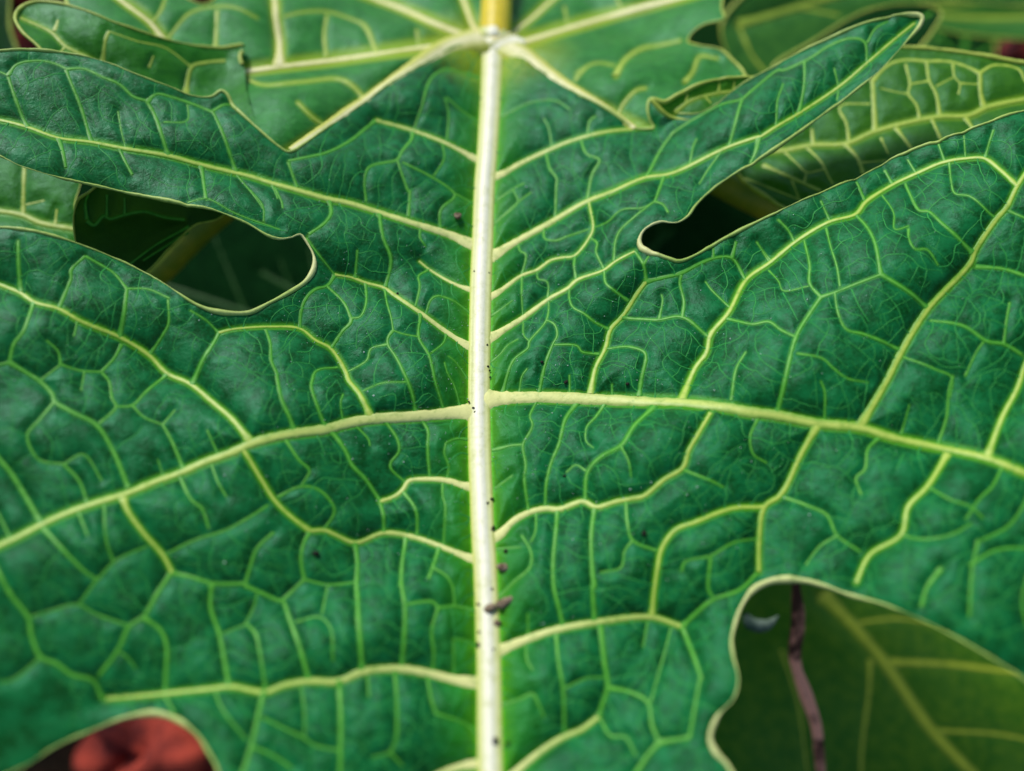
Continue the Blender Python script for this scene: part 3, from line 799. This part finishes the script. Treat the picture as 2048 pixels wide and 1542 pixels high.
def h_upper(x, y):
    dl = (x-SL[0][0])*SL[1][0]+(y-SL[0][1])*SL[1][1]; dr = (x-SR[0][0])*SR[1][0]+(y-SR[0][1])*SR[1][1]
    d = np.where(x < 0, dl, dr)
    under = smooth(-d, 0.0, 0.02)
    return h_main(x, y)-0.0042-0.012*smooth(d, 0.004, 0.05)-0.012*under
def h_finger(x, y):
    dl = (x-SL[0][0])*SL[1][0]+(y-SL[0][1])*SL[1][1]
    return h_upper(x, y)+0.0006+0.005*smooth(-x, 0.075, 0.13)*smooth(dl, 0.006, 0.02)
B_UP = on_height(h_upper); B_FIN = on_height(h_finger)

def veins_of(S, parent, blade, veins, mats, names=('lateral_vein','cross_vein'), wob=0.16):
    for k, w0, w1, pts in veins:
        atmid = S is SM and abs(pts[0][0]-np.interp(pts[0][1], [q[1] for q in MAIN_LINE], [q[0] for q in MAIN_LINE])) < 32
        ins = 21 if atmid else (7 if k <= 2 else 5)
        if k <= 2: S.ribbon(names[0], pts, w0, w1, mats[0], parent, flare=0.9, fend=0.3, wob=0.07, lift=0.00003, dip=0.06, inset=ins, root=atmid)
        else: S.ribbon(names[1], pts, w0, w1, mats[1], blade, flare=0.7, fend=0.35, wob=wob, lift=0.00002, dip=0.03, inset=ins, root=atmid)

# ------------------------------------------------------------------ THE LEAF
J = B_MAIN(np.array([[985.,92.]]))[0]
HUB = J
leaf = empty('papaya_leaf', J, 'large dark green papaya leaf with pale cream midrib filling the picture', 'leaf')
mid = [(1, 38, 50, MAIN_LINE)]
SM = Sheet(OUT_MAIN, B_MAIN, mid+LATERALS+CROSS, step=4.0)
# hair-fine veinlets that grow from the larger veins until they meet another
def grow(S, seeds_veins, x0=-40, y0=60, W=2130, H=1520):
    occ = np.zeros((H, W), np.uint8)
    ins = S.ins.reshape(S.ny, S.nx)
    def inside(x, y):
        i = int((x-S.lo[0])/S.step+.5); j = int((y-S.lo[1])/S.step+.5)
        return 0 <= i < S.nx and 0 <= j < S.ny and ins[j, i]
    def mark(P, r):
        for x, y in P:
            i, j = int(x-x0), int(y-y0)
            if 0 <= i < W and 0 <= j < H: occ[max(0,j-r):j+r+1, max(0,i-r):i+r+1] = 1
    def hit(x, y, r=1):
        i, j = int(x-x0), int(y-y0)
        if not (3 <= i < W-4 and 3 <= j < H-4): return True
        return occ[j-r:j+r+1, i-r:i+r+1].any()
    cur = []
    for k, w0, w1, p in seeds_veins:
        c = catmull(p, 1.0); mark(c, max(1, int(min(w0, w1)/2-1))); cur.append((c, (w0+w1)/2))
    lines, widths, gens = [], [], []
    for gen, (gap, maxl, wd, clear) in enumerate(((34, 170, 2.9, 13), (26, 80, 2.0, 8), (22, 24, 1.4, 6))):
        new = []; seeds = []
        for c, w_ in cur:
            L = len(c); t = random.uniform(3, gap)
            while t < L-2:
                i = int(t); d = c[min(i+3, L-1)]-c[max(i-3, 0)]; nd = np.hypot(*d)+1e-6; d = d/nd
                for sgn in ((-1, 1) if random.random() < .8 else (random.choice((-1,1)),)):
                    seeds.append((c[i], d, sgn, w_))
                t += gap*random.uniform(.6, 1.5)
        random.shuffle(seeds)
        for p, d, sgn, w_ in seeds:
            a = math.atan2(d[1], d[0])+sgn*(math.pi/2+random.gauss(0, .28)); off = w_/2+1.5
            x, y = p[0]+math.cos(a)*off, p[1]+math.sin(a)*off
            # room to grow?
            xx, yy = x+math.cos(a)*(clear+3), y+math.sin(a)*(clear+3)
            if not inside(xx, yy) or hit(xx, yy, clear): continue
            path = [(p[0], p[1]), (x, y)]; tl = 0; lim = maxl*random.uniform(.6, 1.0); bend = random.gauss(0, .022); ok = True
            while tl < lim:
                a += bend+random.gauss(0, .16); x += math.cos(a)*2.5; y += math.sin(a)*2.5; tl += 2.5
                if not inside(x, y): break
                path.append((x, y))
                if tl > 7 and hit(x, y, 1): break
            if len(path) < 5: continue
            P = np.array(path); mark(P[3:], 0); new.append((catmull(P[::3] if len(P) > 8 else P, 1.0), wd))
            q = P[::2] if len(P) > 6 else P
            lines.append(np.vstack([q, P[-1:]]) if len(q) and (q[-1] != P[-1]).any() else q); widths.append(wd*random.uniform(.75, 1.15)); gens.append(gen)
        cur = new
    return lines, widths, gens
GL, GW, GG = grow(SM, mid+LATERALS+CROSS+HAIR)
for k, w0, w1, p in HAIR: GL.append(catmull(p, 5.0)); GW.append(w0*1.2); GG.append(0)
SM.quilt([l for l, g_ in zip(GL, GG) if g_ == 0], 0.00013, 0.0008)
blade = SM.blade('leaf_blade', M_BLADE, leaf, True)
prof_mid = [(-1.13,-0.15,0),(-1.0,0.11,0.12),(-0.7,0.16,0.42),(-0.46,0.17,0.55),(-0.30,0.28,0.95),(0,0.33,1),(0.30,0.28,0.95),(0.46,0.17,0.55),(0.7,0.16,0.42),(1.0,0.11,0.12),(1.13,-0.15,0)]
SM.ribbon('midrib', MAIN_LINE, 38, 51, M_MID, leaf, prof_mid, flare=0.3, wob=0.0, lift=0.00006)
veins_of(SM, leaf, blade, LATERALS+CROSS, (M_LAT, M_CRO))
SM.margin('leaf_rim', 5.5, M_RIM, leaf, 0.45, boost=[(622,525,60,1.9),(1288,485,40,2.3),(1340,455,40,1.6),(1490,1215,110,1.6),(1440,1480,110,1.8),(1650,1180,160,1.5),(300,1435,130,1.5),(1835,40,30,1.7),(590,485,50,1.4),(480,625,80,1.4)])

hv = SM.strips('fine_veinlets', GL, GW, M_HAIR, blade); hv['kind'] = 'stuff'
print('veinlets', len(GL), sum(len(a) for a in GL))

# the neighbouring lobes of the same leaf and the petiole
SU = Sheet(OUT_UPPER, B_UP, UPPER_VEINS, step=6.0, roll=(0.0,0.001))
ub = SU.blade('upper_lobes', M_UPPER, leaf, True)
rest = [v for i, v in enumerate(UPPER_VEINS) if i not in (0, 6)]
veins_of(SU, leaf, ub, rest, (M_PRIM, M_YEL), ('primary_vein','cross_vein'))
SM.ribbon('primary_vein', tp('10', [(1700,300),(1600,325),(1450,375),(1200,530),(880,740),(580,940),(300,1125)]), 46, 14, M_PRIM, leaf, flare=0.5, wob=0.04, lift=0.0003)
SM.ribbon('primary_vein', tp('20', [(0,310),(180,440),(450,640),(800,830),(985,928)]), 46, 13, M_PRIM, leaf, flare=0.5, wob=0.04, lift=0.0003)
SU.margin('upper_rim', 6, M_RIMY, ub, 0.3, skip=lambda c: (c[:,1] > 85)&(c[:,0] < 1370))
SF = Sheet(OUT_FINGER, B_FIN, FINGER_VEINS, step=5.0, roll=(-0.0006,0.002))
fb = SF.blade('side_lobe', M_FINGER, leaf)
veins_of(SF, leaf, fb, FINGER_VEINS, (M_YEL, M_YEL), ('side_lobe_vein','cross_vein'))
SF.margin('side_lobe_rim', 6.5, M_RIMY, fb, 0.3, skip=lambda c: c[:,0] > 489)

def blob(name, c, r, mat, parent=None, seed=0, amp=0.25, n=14, rot=0.0, freq=2.0):
    """lumpy closed body: centre, radii, roughness"""
    g = np.random.default_rng(seed); K = g.normal(size=(6,3))*freq; ph = g.uniform(0,6.28,6)
    V, F = [], []
    for i in range(n+1):
        th = math.pi*i/n
        for j in range(2*n):
            f = math.pi*j/n; V.append((math.sin(th)*math.cos(f), math.sin(th)*math.sin(f), math.cos(th)))
    V = np.array(V); k = 1+amp*np.sin(V@K.T+ph).sum(1)/3
    V = V*k[:,None]*np.array(r)[None]
    ca, sa = math.cos(rot), math.sin(rot); V = V@np.array([[ca,sa,0],[-sa,ca,0],[0,0,1]])+np.array(c)[None]
    for i in range(n):
        for j in range(2*n):
            a = i*2*n+j; b = i*2*n+(j+1)%(2*n); F.append((a, a+2*n, b+2*n, b))
    return mesh_obj(name, V, F, mat, parent, {'across': np.ones(len(V))*0.9})
def tube(name, pts, rad, mat, parent=None, k=12, across=True, lump=0.0, seed=0):
    P = catmull(pts, 0.004) if len(pts) > 2 else np.array(pts, float)
    n = len(P); T = np.gradient(P, axis=0); T /= np.linalg.norm(T, axis=1)[:,None]
    ref = np.array([0.31,0.22,0.93]); A = np.cross(T, ref); A /= np.linalg.norm(A, axis=1)[:,None]; Bn = np.cross(T, A)
    r = np.interp(np.linspace(0,1,n), np.linspace(0,1,len(rad)), rad)
    if lump: g = np.random.default_rng(seed); r = r*(1+lump*np.interp(np.arange(n), np.arange(0,n+3,3), g.normal(size=len(np.arange(0,n+3,3)))))
    V = np.stack([P+(A*math.cos(f)+Bn*math.sin(f))*r[:,None] for f in np.arange(k)*2*math.pi/k], 1).reshape(-1,3)
    ii = np.arange(n-1)[:,None]; jj = np.arange(k)[None]
    F = np.stack([ii*k+jj, ii*k+(jj+1)%k, (ii+1)*k+(jj+1)%k, (ii+1)*k+jj], -1).reshape(-1,4)
    V = np.vstack([V, P[:1], P[-1:]]); c0 = n*k
    F = np.vstack([F, [(c0, (j+1)%k, j, c0) for j in range(k)], [(c0+1, (n-1)*k+j, (n-1)*k+(j+1)%k, c0+1) for j in range(k)]])
    o = mesh_obj(name, V, F, mat, parent, {'across': np.ones(len(V))*0.75})
    return o
sc_j = float(((J-CAM)@FWD)*2*HF/2048)
blob('vein_hub', J+np.array([-4*sc_j,0.0025,-0.0002]), (66*sc_j, 38*sc_j, 0.0014), M_MID, leaf, 2, 0.16, 18, 0.0, 2.6)
tube('petiole', [J+np.array([0.0004,0.0,-0.0042]), J+np.array([0.0006,0.010,-0.0022]), J+np.array([0.001,0.030,-0.0008]), J+np.array([0.001,0.075,-0.004]), J+np.array([0.0,0.15,-0.04])], [0.0050,0.0052,0.0050,0.0052,0.006], M_PET, leaf, 20)

# ------------------------------------------------------------------ other leaves around it
def leaf_thing(label, out, veins, base, mb, mv, step=5.0, rim=6.0, mrim=None, group=None, roll=(0.0005,0.0015), loc=None, bulge=(0.0011,0.0045,0.0006,0.0014)):
    S = Sheet(out, base, veins, step=step, roll=roll, bulge=bulge)
    c = base(np.array([np.mean(np.array(out), axis=0)]))[0]
    e = empty('papaya_leaf', c, label, 'leaf', group)
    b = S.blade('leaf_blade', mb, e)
    veins_of(S, e, b, veins, (mv, mv))
    S.margin('leaf_rim', rim, mrim or M_RIMY, e, 0.3)
    return e, S
leaf_thing('yellow-green leaf lobe with bright yellow vein behind the pointed dark lobe tip', OUT_RIGHT, RIGHT_VEINS, on_plane((1800,230), 0.245, (-0.22,-0.12,1.0), 0.0012, 0.06, 4), M_RIGHT, M_YEL, rim=8)
leaf_thing('small folded olive lobe with yellow rim tucked behind the right lobe', OUT_CURL, CURL_VEINS, on_plane((1400,200), 0.240, (-0.15,-0.5,0.8), 0.0006, 0.03, 5), M_RIGHT, M_YEL, rim=7)
leaf_thing('mid green leaf lobe with thick yellow vein under the left lobe', OUT_LOW, LOW_VEINS, on_plane((150,430), 0.235, (0.18,-0.1,1.0), 0.0012, 0.05, 6), M_FINGER, M_YEL, rim=5)
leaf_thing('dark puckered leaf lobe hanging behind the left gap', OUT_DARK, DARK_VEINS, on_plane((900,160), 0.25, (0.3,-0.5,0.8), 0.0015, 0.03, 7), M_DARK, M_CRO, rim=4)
def palm_veins(c, tips, w=16, br=4):
    out = []
    for tx, ty in tips:
        out.append((2, w, w*.6, [c, ((c[0]+tx)/2+random.uniform(-9,9), (c[1]+ty)/2+random.uniform(-9,9)), (tx, ty)]))
        for i in range(br):
            t = .25+.65*i/br; bx, by = c[0]+(tx-c[0])*t, c[1]+(ty-c[1])*t; dx, dy = tx-c[0], ty-c[1]; L = math.hypot(dx, dy); dx/=L; dy/=L
            for sg in (-1, 1):
                l = L*.28; out.append((3, w*.5, w*.3, [(bx, by), (bx+dx*l*.6-sg*dy*l*.7, by+dy*l*.6+sg*dx*l*.7)]))
    return out
# olive leaf deep below on the right, yellow veins
P_OUT = [(1380,1150),(1600,1080),(1900,1120),(2200,1180),(2420,1400),(2350,1750),(2000,1900),(1650,1850),(1400,1700),(1330,1400)]
P_VE = [(2,26,22,[(1640,1190),(1760,1330),(1860,1460),(1980,1590),(2100,1720)]),(3,14,12,[(1755,1325),(1900,1330),(2050,1345),(2250,1350)]),
        (3,11,9,[(1727,1320),(1730,1400),(1732,1540),(1735,1700)]),(3,10,8,[(1860,1460),(2000,1470),(2150,1500)]),(3,8,7,[(1560,1300),(1600,1420),(1620,1560)]),(3,9,7,[(1690,1250),(1800,1240),(1950,1260)])]
leaf_thing('dim olive leaf with a long yellow vein in the shade below', P_OUT, P_VE, on_plane((1750,1400), 0.33, (0.05,-0.25,1.0), 0.003, 0.07, 8), M_OLIVE, M_OLV, step=8, mrim=M_OLV)
# broad dark leaf in the shade under the gaps
Q_OUT = [(-500,350),(0,250),(600,280),(1100,350),(1600,300),(1900,420),(1700,650),(1300,800),(800,800),(200,760),(-400,700)]
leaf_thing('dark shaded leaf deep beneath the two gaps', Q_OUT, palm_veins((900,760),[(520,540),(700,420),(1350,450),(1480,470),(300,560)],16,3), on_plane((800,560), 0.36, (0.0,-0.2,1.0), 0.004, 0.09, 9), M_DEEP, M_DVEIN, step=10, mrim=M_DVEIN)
# leaves beyond, above right
leaf_thing('pale blurred leaf with yellow knob behind the upper right', [(1440,60),(1460,20),(1560,-60),(1800,-160),(2150,-180),(2300,-60),(2100,10),(1850,15),(1700,40),(1640,90),(1580,150),(1500,165),(1455,120)],
   [(2,16,12,[(1478,48),(1600,10),(1800,-40),(2100,-90)]),(3,10,8,[(1478,50),(1500,110),(1530,150)]),(3,8,7,[(1600,10),(1680,30)])], on_plane((1600,60), 0.36, (0.1,-0.45,0.9), 0.002, 0.07, 10), M_FAR, M_YEL, step=7)
leaf_thing('blurred yellow-green leaf in bands at the far right', [(1830,40),(1870,0),(1950,-120),(2300,-200),(2500,0),(2400,120),(2150,90),(2000,75),(1890,60)],
   [(2,12,9,[(1850,25),(2000,30),(2300,40)]),(3,8,6,[(1870,10),(2000,-5),(2200,-40)])], on_plane((1950,20), 0.42, (-0.1,-0.35,0.9), 0.002, 0.08, 11), M_FAR, M_YEL, step=7)
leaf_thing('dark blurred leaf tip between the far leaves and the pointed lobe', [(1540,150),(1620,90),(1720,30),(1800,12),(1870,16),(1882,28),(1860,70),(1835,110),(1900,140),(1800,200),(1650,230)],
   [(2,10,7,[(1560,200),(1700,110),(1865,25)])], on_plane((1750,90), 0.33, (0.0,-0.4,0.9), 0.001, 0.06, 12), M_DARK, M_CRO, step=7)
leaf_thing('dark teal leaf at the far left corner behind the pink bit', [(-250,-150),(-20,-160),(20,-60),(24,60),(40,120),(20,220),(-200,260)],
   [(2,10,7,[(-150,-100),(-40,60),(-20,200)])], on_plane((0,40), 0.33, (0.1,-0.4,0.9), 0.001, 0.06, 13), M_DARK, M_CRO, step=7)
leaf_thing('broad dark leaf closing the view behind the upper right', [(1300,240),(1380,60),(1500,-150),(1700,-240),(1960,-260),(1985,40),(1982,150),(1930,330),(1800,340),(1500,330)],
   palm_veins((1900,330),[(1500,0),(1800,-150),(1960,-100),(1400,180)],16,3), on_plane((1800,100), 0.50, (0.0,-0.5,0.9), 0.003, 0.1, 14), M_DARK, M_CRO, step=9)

# ------------------------------------------------------------------ stalk, stick, ground, clods
def at(px, py, depth): return CAM+ray([(px, py)])[0]*depth
tag(tube('leaf_stalk', [at(470,400,.262), at(400,460,.268), at(330,530,.275), at(260,600,.285), at(120,760,.32)], [0.0040,0.0044,0.0046,0.005,0.005], M_STALK, None, 16), 'yellow-green leaf stalk slanting through the left gap', 'stalk')
tag(tube('leaf_stalk', [at(1380,330,.262), at(1460,375,.266), at(1530,410,.27), at(1600,450,.275), at(1750,560,.3)], [0.0042,0.0046,0.0046,0.005,0.005], M_STALK, None, 16), 'yellow leaf stalk under the right lobe beside the small gap', 'stalk')
tag(tube('dry_stick', [at(1585,1100,0.266), at(1593,1185,0.271), at(1596,1240,0.273), at(1590,1320,0.278), at(1612,1390,0.282), at(1632,1450,0.284), at(1640,1530,0.288), at(1650,1640,0.293), at(1660,1800,0.305)], [0.0006,0.0016,0.0021,0.0023,0.0019,0.0017,0.0020,0.0018,0.0012], M_STICK, None, 12, lump=0.14, seed=4), 'pinkish brown dry stick standing in the shade below', 'stick')
tag(tube('pale_fluff', [at(1492,1228,.160), at(1500,1246,.161), at(1522,1252,.162), at(1540,1246,.164), at(1556,1232,.165)], [0.0004,0.0013,0.0014,0.0009,0.0003], M_WEB, None, 8, lump=0.15, seed=2), 'pale fluffy tuft clinging under the rim of the lower right gap', 'fluff')
gx = np.linspace(-1.6, 1.6, 161); gy = np.linspace(-1.0, 2.6, 181); GX, GY = np.meshgrid(gx, gy)
GZ = -0.26+0.006*np.sin(GX*37+1)*np.sin(GY*31)+0.004*np.sin(GX*83)*np.sin(GY*71+2)
Vg = np.stack([GX.ravel(), GY.ravel(), GZ.ravel()], 1); a = (np.arange(180)[:,None]*161+np.arange(160)[None]).ravel()
g = mesh_obj('ground', Vg, np.stack([a, a+1, a+162, a+161], 1), M_SOIL); g['kind'] = 'structure'
for i, (px, py, rp, lab) in enumerate([(300,1475,95,'brick red clod glowing in the lower left gap'),(365,1550,110,'larger red clod low in the lower left gap'),(262,1540,45,'small orange-red clod at the dark side of the lower left gap'),
      (400,1490,60,'small crimson clod tucked under the rim of the lower left gap'),(60,5,65,'pink red clod behind the rounded upper left lobe'),(400,-5,50,'orange-pink clod seen through the notch of the upper lobe'),
      (2040,105,48,'dusty pink clod at the far right behind the leaves'),(62,95,26,'small rust red clod beside the rounded lobe tip')]):
    dv = ray([(px, py)])[0]; D = (-0.26-CAM[2])/dv[2]; r = rp*D*2*HF/2048; c = CAM+dv*D; c[2] = -0.26+0.45*r
    tag(blob('red_clod', c, (r, r*.85, r*.7), M_CLOD, None, 20+i, 0.45, 22, i*.7, 3.2), lab, 'clod', 'red clods on the soil')

# ------------------------------------------------------------------ crumbs and dust on the leaf
def crumb(px, py, r, mat, lab, grp, seed, rz=0, el=1.4):
    p, n = SM.pos(np.array([[float(px), float(py)]]), r*0.55*1e0); 
    tag(blob('dirt_crumb' if mat is M_DIRT else 'dark_speck', p[0], (r*el, r, r*.75), mat, None, seed, 0.3, 8, rz, 2.5), lab, 'crumb' if mat is M_DIRT else 'speck', grp)
crumb(1003,1139,.0009,M_DIRT,'round grey-brown dirt crumb beside the midrib below the right lateral vein',None,1)
crumb(979,1217,.0010,M_DIRT,'brown wedge shaped dirt crumb lying on the midrib',None,2,0.3,1.3)
crumb(1007,1210,.0009,M_DIRT,'elongated brown dirt crumb touching the wedge on the midrib',None,3,0.5,1.9)
crumb(912,442,.0009,M_DIRT,'small brown crumb above the upper left lateral vein',None,4,-0.5,1.2)
crumb(994,1248,.0006,M_DIRT,'tiny brown crumb at the edge of the midrib below the wedge',None,5)
for i, (px, py, r, lab) in enumerate([(1255,774,.0006,'round black speck above the right lateral vein, the one farther out'),(1132,768,.0006,'black speck above the right lateral vein, the one nearer the midrib'),
      (1292,1072,.0007,'large black speck alone on the right blade below the lateral vein'),(1085,733,.0005,'faint black speck beside a thin cross vein near the midrib'),
      (628,1110,.0008,'largest black speck, alone on the left blade below the lateral vein'),(1012,1106,.0006,'black speck just above the round dirt crumb'),
      (795,588,.0004,'small black speck on the short left vein beside the large gap'),(1130,960,.0004,'small black speck under a forked cross vein on the right blade'),(1015,1490,.0005,'black speck beside the lowest stretch of midrib')]):
    crumb(px, py, r*.7, M_BLACK, lab, None, 40+i, i*.9, 1.2)
for i, (px, py, r) in enumerate([(984,1000,.0004),(986,1058,.0005),(937,806,.0003),(946,818,.00035),(950,826,.0003),(976,735,.0003),(979,743,.00025),(980,757,.00025),(975,1008,.0003),(984,1180,.0003),(955,1210,.0003),(957,1265,.0003),(955,1290,.0004),(986,1300,.0003),(948,545,.00025),(978,548,.00025),(974,692,.0003),(990,1483,.0007)]):
    p, n = SM.pos(np.array([[float(px), float(py)]]), 0.0005)
    tag(blob('dark_speck', p[0], (r, r*.8, r*.6), M_BLACK, None, 70+i, 0.3, 8, i*.9, 2.5), 'tiny dark speck on the pale midrib', 'speck', 'dark specks on the midrib')
# pale dust grains, far too many to count
DV, DF = [], []; nb = 0
pts = np.stack([RNG.normal(1000, 330, 2600), RNG.normal(650, 240, 2600)], 1)
pts = pts[(pts[:,0]>20)&(pts[:,0]<2020)&(pts[:,1]>240)&(pts[:,1]<1500)]
pts = pts[(SM.interp(SM.ins.astype(float), pts) > .99)&(SM.interp(SM.de, pts) > 8)]
Dp, Dn = SM.pos(pts, 0.00008)
oct_ = np.array([(1,0,0),(-1,0,0),(0,1,0),(0,-1,0),(0,0,1),(0,0,-1)], float); of = np.array([(0,2,4),(2,1,4),(1,3,4),(3,0,4),(2,0,5),(1,2,5),(3,1,5),(0,3,5)])
rr = np.exp(RNG.normal(math.log(0.00005), .5, len(Dp)))
ax = RNG.uniform(.6, 1.8, (len(Dp), 3))
DV = (Dp[:,None]+oct_[None]*(rr[:,None]*ax)[:,None]).reshape(-1,3); DF = (np.arange(len(Dp))[:,None,None]*6+of[None]).reshape(-1,3)
du = mesh_obj('dust_grains', DV, DF, M_DUST); du['kind'] = 'stuff'; tag(du, 'pale dust grains scattered over the dark leaf', 'dust')
